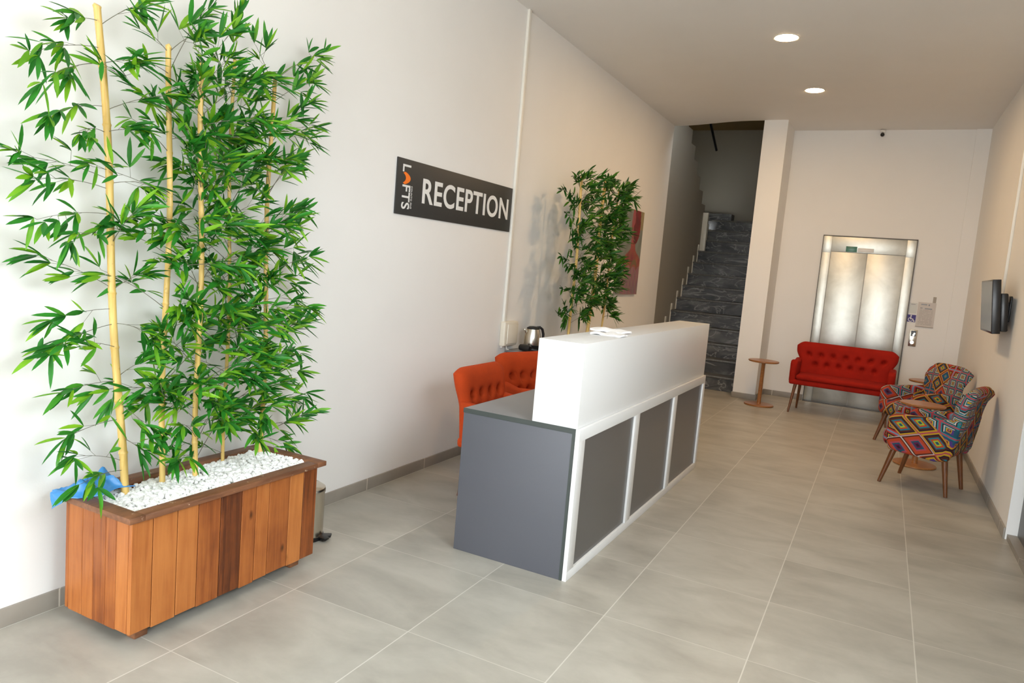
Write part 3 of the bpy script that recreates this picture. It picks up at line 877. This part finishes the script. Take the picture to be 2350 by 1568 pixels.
gz = lambda x, y: .474 + .018 * smooth01((y - 1.9) / .5) - .012 * smooth01((1.75 - y) / .2) * smooth01((x - .3) / -.1 + 1)
gravel('gravel', 'bright white gravel filling the plank planter around the bamboo canes', PX + .02, PX + .365, PY + .02, PY + PL - .02, gz, 2300, 11)

# ------------------------------------------------------------------ bamboo
XMIN = .012
def leaf(b, p, d, L, w, up, r, curl):
    d = d.normalized(); side = d.cross(up)
    if side.length < 1e-3: side = d.orthogonal()
    side.normalize(); nrm = side.cross(d)
    st = [(0, .10), (.14, .62), (.36, .97), (.60, .96), (.84, .56), (1., .0)]
    V = []
    for t, k in st:
        c = p + d * (L * t) - Vector((0, 0, 1)) * (curl * L * t * t)
        hw = w * k * .5
        if k == 0: V.append(c)
        else: V += [c + side * hw + nrm * hw * .45, c, c - side * hw + nrm * hw * .45]
    F = []
    for i in range(4):
        a = i * 3; F += [(a, a + 1, a + 4, a + 3), (a + 1, a + 2, a + 5, a + 4)]
    F += [(12, 13, 15), (13, 14, 15)]
    V = [Vector((max(XMIN, v.x), v.y, v.z)) for v in V]
    b.add(V, F)

def branch(cane, start, tip, r, leafm, ls=.092, dens=1., droop=.03, tw=.0016):
    start, tip = Vector(start), Vector(tip)
    ax = tip - start; L = ax.length
    mid = start + ax * .5 + Vector((0, 0, .10 * L))
    def P(t): return start * (1 - t) ** 2 + mid * 2 * t * (1 - t) + tip * t * t
    tb = MB(); lb = MB()
    fix = lambda q: Vector((max(XMIN, q.x), q.y, q.z))
    tb.tube([fix(P(i / 6)) for i in range(7)], [tw * (1 - .5 * i / 6) for i in range(7)], 4)
    n = max(4, int(round(L / .050 * dens)))
    for k in range(n):
        t = .30 + .70 * (k + r.uniform(.2, .9)) / n if k < n - 1 else 1.
        p = P(min(t, 1.)); dr = (P(min(1, t + .02)) - P(min(1, t + .02) - .04)).normalized()
        s = 1 if k % 2 else -1
        # a short side twig with a fan of leaves at its end
        out = (dr * r.uniform(.3, .9) + Vector((r.uniform(-.2, .7), r.uniform(-.6, .6), r.uniform(-.2, .55) * s))).normalized()
        sl = r.uniform(.02, .06) if k < n - 1 else .012
        q = p + out * sl
        tb.tube([fix(p), fix(q)], [tw * .6, tw * .45], 3)
        m = r.choice((3, 3, 4, 4)) + (1 if k == n - 1 else 0)
        for j in range(m):
            sp = r.uniform(-1, 1)
            dd = (out * .55 + dr * .5 + Vector((r.uniform(-.35, .55), r.uniform(-.8, .8), r.uniform(-.80, .50)))).normalized()
            if q.x < .06 and dd.x < 0: dd.x = abs(dd.x) * .3
            up = Vector((r.uniform(-.1, .9), r.uniform(-.5, .5), r.uniform(.3, 1.))).normalized()
            leaf(lb, q, dd, ls * r.uniform(.72, 1.28), ls * r.uniform(.145, .205), up, r, r.uniform(-.04, .18))
    o = tb.build('branch', M['twig'], cane, fix=False, weld=0)
    lb.build('foliage', leafm, o, fix=False, weld=0, angle=50)

def bamboo(label, base, top, rad, seed, tips, auto, leafm, ls=.098, group='bamboo plants in the near planter', dens=1.):
    r = random.Random(seed)
    base, top = Vector(base), Vector(top)
    t = thing('bamboo_plant', label, 'bamboo', base, 0, group)
    prof = []; n = 9; H = (top - base).length
    pts, rr = [], []
    for k in range(n):
        a = k / n; e = (k + 1) / n
        for f, g in ((.0, 1.0), (.04, .97), (.5, .95), (.93, .98), (.975, 1.16)):
            tt = a + (e - a) * f
            pts.append((top - base) * tt + Vector((.006 * math.sin(9 * tt + seed), .006 * math.cos(7 * tt + seed), 0)) * smooth01(tt * 6)); rr.append(rad * g * (1 - .16 * tt))
    pts.append(top - base); rr.append(rad * .8)
    q = MB(); q.tube(pts, rr, 14); q.build('cane', M['cane'], t)
    inv = lambda p: Vector(p) - base
    # leaves are built in the plant's own space; keep them off the wall
    global XMIN
    XMIN = .012 - base.x
    for tt, tip in tips:
        st_ = (top - base) * tt; branch(t, st_, st_.lerp(inv(tip), .87), r, leafm, ls, dens)
    for (t0, t1, m, dy, dx, l0, l1) in auto:
        for k in range(m):
            tt = t0 + (t1 - t0) * (k + r.uniform(.1, .9)) / m
            s = (top - base) * tt
            d = Vector((dx * r.uniform(-.5, 1.), dy * r.uniform(.45, 1.) if dy else r.choice((-1, 1)) * r.uniform(.3, 1.), r.uniform(.05, .75)))
            d.normalize(); d *= r.uniform(l0, l1)
            e = s + d; e.x = max(e.x, XMIN + .03)
            branch(t, s, e, r, leafm, ls, dens)
    return t
TIPS = [(1,0.97,[0.2,1.42,2.19]),(1,0.92,[0.22,1.27,2.04]),(1,0.89,[0.3,1.26,1.94]),(1,0.81,[0.2,1.35,1.86]),(1,0.76,[0.3,1.4,1.82]),(1,0.67,[0.1,1.29,1.73]),(1,0.65,[0.2,1.28,1.65]),(1,0.6,[0.18,1.31,1.51]),(1,0.56,[0.25,1.39,1.46]),(1,0.45,[0.08,1.38,1.4]),(1,0.41,[0.12,1.42,1.16]),(1,0.38,[0.2,1.3,1.03]),(1,0.33,[0.3,1.35,1.1]),(1,0.26,[0.2,1.42,0.91]),(1,0.18,[0.2,1.43,0.74]),(1,0.09,[0.25,1.41,0.69]),(1,0.07,[0.3,1.42,0.59]),(1,0.96,[0.2,1.71,2.35]),(1,0.89,[0.3,1.64,2.11]),(1,0.8,[0.3,1.77,2.03]),(1,0.76,[0.3,1.65,1.87]),(1,0.66,[0.25,1.72,1.69]),(1,0.54,[0.3,1.64,1.6]),(1,0.45,[0.25,1.7,1.35]),(1,0.38,[0.3,1.69,1.13]),(1,0.27,[0.25,1.71,1.01]),(1,0.21,[0.3,1.71,0.75]),(1,0.14,[0.3,1.69,0.66]),(5,0.98,[0.12,2.78,2.49]),(5,0.93,[0.1,2.74,2.33]),(5,0.85,[0.12,2.73,2.1]),(5,0.83,[0.15,2.67,2.23]),(5,0.71,[0.1,2.65,1.93]),(5,0.6,[0.1,2.7,1.69]),(5,0.58,[0.14,2.62,1.59]),(5,0.54,[0.1,2.66,1.49]),(5,0.48,[0.12,2.66,1.31]),(5,0.43,[0.15,2.62,1.23]),(5,0.32,[0.1,2.77,1.12]),(5,0.3,[0.15,2.69,0.96]),(5,0.24,[0.2,2.62,0.88]),(5,0.14,[0.1,2.79,0.72]),(5,0.09,[0.15,2.66,0.6]),(5,0.07,[0.2,2.53,0.51]),(5,0.97,[0.12,2.3,2.4]),(5,0.96,[0.2,2.19,2.2]),(5,0.83,[0.2,2.22,2.08]),(5,0.68,[0.25,2.19,1.75]),(2,0.95,[0.2,2.0,2.45]),(2,0.98,[0.2,1.71,2.26]),(2,0.94,[0.25,1.64,2.13]),(2,0.99,[0.25,1.92,2.31]),(3,0.98,[0.25,2.09,2.38]),(3,0.95,[0.3,2.03,2.24]),(4,0.97,[0.2,2.14,2.47]),(3,0.99,[0.3,1.84,2.25])]
T = lambda c: [(t, p) for k, t, p in TIPS if k == c]
bamboo('thickest bamboo cane of the near planter, at its corner by the blue bag', (.21, 1.68, .44), (.113, 1.588, 2.305), .0155, 1, T(1), [], M['leaf'])
bamboo('second bamboo cane of the near planter, just behind the thickest one', (.20, 1.85, .44), (.22, 1.81, 2.22), .0125, 2, T(2), [(.06, .92, 11, 1, .8, .2, .32), (.06, .9, 10, -1, .8, .18, .30)], M['leaf'])
bamboo('middle bamboo cane of the near planter, rising amid the densest leaves', (.228, 1.99, .44), (.235, 1.95, 2.19), .0120, 3, T(3), [(.04, .95, 25, 1, .9, .18, .32), (.05, .93, 22, -1, .8, .16, .28)], M['leaf'], dens=1.2)
bamboo('thinnest bamboo cane of the near planter, close to the wall', (.17, 2.185, .44), (.17, 2.16, 2.27), .0085, 4, T(4), [(.04, .95, 26, -1, 1., .16, .30), (.05, .92, 23, 1, 1., .16, .27)], M['leaf'], dens=1.2)
bamboo('bamboo cane of the near planter that stands farthest from the blue bag', (.195, 2.385, .45), (.15, 2.40, 2.27), .0115, 5, T(5), [(.04, .85, 15, -1, .9, .18, .3), (.05, .9, 8, 1, .6, .16, .26)], M['leaf'])

# second planter with bamboo, mostly behind the desk
planter('plank planter with bamboo by the wall behind the white counter', (.117, 5.62, 0), 1.3, 12, 5)
gravel('gravel', 'white gravel in the planter behind the white counter', .137, .482, 5.64, 6.90, lambda x, y: .462, 700, 12, (.014, .022))
G2 = 'bamboo plants behind the counter'
A2 = [(.30, .99, 30, 1, .8, .14, .27), (.30, .99, 28, -1, .8, .12, .24)]
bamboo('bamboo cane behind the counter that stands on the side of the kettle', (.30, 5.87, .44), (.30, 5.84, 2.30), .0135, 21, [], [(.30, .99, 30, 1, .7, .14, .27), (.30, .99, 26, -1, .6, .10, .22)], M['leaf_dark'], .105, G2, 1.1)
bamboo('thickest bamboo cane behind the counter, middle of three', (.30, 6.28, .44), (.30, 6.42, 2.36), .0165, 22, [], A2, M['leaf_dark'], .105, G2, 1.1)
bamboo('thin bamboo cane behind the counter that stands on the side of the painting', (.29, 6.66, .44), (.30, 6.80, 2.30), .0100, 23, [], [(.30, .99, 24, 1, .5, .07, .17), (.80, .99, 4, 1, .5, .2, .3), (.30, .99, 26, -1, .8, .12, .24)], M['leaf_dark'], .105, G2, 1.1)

# ------------------------------------------------------------------ blue bag on the planter rim
def bag():
    r = random.Random(9); n = 26
    V, F = [], []
    ph = [r.uniform(0, 6) for _ in range(8)]
    def P(u, v, top):
        x = .085 + .145 * u; y = 1.475 + .215 * v
        k = min(u, 1 - u, v, 1 - v); env = smooth01(k / .25)
        h = .510 + .036 * env * (.7 + .5 * math.sin(5 * u + 3 * v + ph[0])) + .013 * math.sin(17 * u + 5 * v + ph[1]) * env + .009 * math.sin(23 * v - 7 * u + ph[2]) * env
        h += .02 * env * (1 - u)
        h = max(h, .5085 + .002 * math.sin(9 * u + 7 * v))
        x += .014 * math.sin(8 * v + ph[3]); y += .016 * math.sin(7 * u + ph[4])
        return Vector((max(.012, x), y, h if top else min(h - .003, .5075)))
    for top in (1, 0):
        for i in range(n + 1):
            for j in range(n + 1): V.append(P(i / n, j / n, top))
    K = (n + 1) ** 2
    for i in range(n):
        for j in range(n):
            a = i * (n + 1) + j; F += [(a, a + n + 1, a + n + 2, a + 1), (K + a, K + a + 1, K + a + n + 2, K + a + n + 1)]
    ed = [i * (n + 1) for i in range(n + 1)] + [n * (n + 1) + j for j in range(1, n + 1)] + [i * (n + 1) + n for i in range(n - 1, -1, -1)] + [j for j in range(n - 1, 0, -1)]
    for k in range(len(ed)):
        a, c = ed[k], ed[(k + 1) % len(ed)]; F.append((a, c, K + c, K + a))
    b = MB().add(V, F)
    # the loose end hanging over the rim
    W_ = []; G_ = []
    for i in range(9):
        for j in range(7):
            u, v = i / 8, j / 6
            W_.append((.085 + .10 * u + .01 * math.sin(6 * v), 1.4675 - .006 * math.sin(5 * u + 4 * v) ** 2 + (.02 if v > .9 else 0), .515 - .075 * (1 - v) * (1 - .8 * u)))
    for i in range(8):
        for j in range(6):
            a = i * 7 + j; G_.append((a, a + 7, a + 8, a + 1))
    b.add(W_, G_)
    o = b.build('plastic_bag', M['blue_bag'], angle=70)
    tag(o, 'crumpled blue plastic bag on the planter corner against the wall', 'plastic bag')
bag()

# ------------------------------------------------------------------ pedal bin behind the planter
pb = thing('pedal_bin', 'slim chrome pedal bin hidden behind the planter end, black pedal showing', 'waste bin', (.240, 2.665, 0), math.radians(20))
q = MB(); q.lathe([(.095, .0), (.100, .003), (.100, .022), (.096, .024)], 36); q.build('base_ring', M['black'], pb)
q = MB(); q.lathe([(.096, .0245), (.096, .245), (.099, .25), (.099, .262)], 36); q.build('body', M['chrome'], pb)
q = MB(); q.lathe([(.099, .2625), (.097, .272), (.07, .290), (.0, .297)], 36); q.build('lid', M['chrome'], pb)
q = MB(); q.prism([(.085, -.03), (.135, -.045), (.142, -.01), (.128, .0), (.142, .01), (.135, .045), (.085, .03)], 'z', .010, .022); q.build('pedal', M['black'], pb, bevel=.002)

# ------------------------------------------------------------------ light
w = bpy.data.worlds.new('street_daylight'); SC.world = w; w.use_nodes = True
nt_ = w.node_tree; bg = nt_.nodes['Background']
tc = nt_.nodes.new('ShaderNodeTexCoord'); sp = nt_.nodes.new('ShaderNodeSeparateXYZ'); rp = nt_.nodes.new('ShaderNodeValToRGB')
nt_.links.new(tc.outputs['Generated'], sp.inputs[0]); nt_.links.new(sp.outputs[2], rp.inputs[0])
e = rp.color_ramp.elements
e[0].position = 0.; e[0].color = (.42, .42, .41, 1); e[1].position = .45; e[1].color = (.86, .945, 1., 1)
k = e.new(.03); k.color = (.62, .66, .70, 1)
nt_.links.new(rp.outputs[0], bg.inputs['Color']); bg.inputs['Strength'].default_value = 18.5
def area(name, loc, rot, sx, sy, energy, color, portal=False):
    l = bpy.data.lights.new(name, 'AREA'); l.shape = 'RECTANGLE'; l.size = sx; l.size_y = sy; l.energy = energy; l.color = color
    o = bpy.data.objects.new(name, l); COL.objects.link(o); o.location = loc; o.rotation_euler = rot
    if portal: l.cycles.is_portal = True
    return o
area('street_window_portal', (1.975, -4.55, 1.6), (math.radians(-90), 0, PI), 2.95, 3.1, 1, (1, 1, 1), True)
area('added_side_opening_portal', (RX + .02, 1.3, 2.25), (math.radians(90), 0, math.radians(90)), 1.8, 1.0, 1, (1, 1, 1), True)  # portal of the added, unseen side opening

# ------------------------------------------------------------------ camera
cam = bpy.data.cameras.new('camera'); co = bpy.data.objects.new('camera', cam); COL.objects.link(co)
cam.sensor_fit = 'HORIZONTAL'; cam.sensor_width = 36.; cam.lens = 1658.34 * 36. / 2350.
cam.clip_start = .05
Rm = [[0.8845628978050696, -0.4495780727715923, -0.12420964660475789], [0.45883124989655905, 0.8865920903824679, 0.05855210832760276], [0.08379954621034273, -0.1087842900157316, 0.9905269376956458]]
m4 = Matrix(((Rm[0][0], Rm[0][2], -Rm[0][1], 2.7651), (Rm[1][0], Rm[1][2], -Rm[1][1], -.113), (Rm[2][0], Rm[2][2], -Rm[2][1], 1.5077), (0, 0, 0, 1)))
co.matrix_world = m4
SC.camera = co
SC.view_settings.view_transform = 'Standard'; SC.view_settings.look = 'None'
SC.view_settings.exposure = .12; SC.view_settings.gamma = 1.; SC.view_settings.use_curve_mapping = False
SC.cycles.max_bounces = 10; SC.cycles.diffuse_bounces = 6
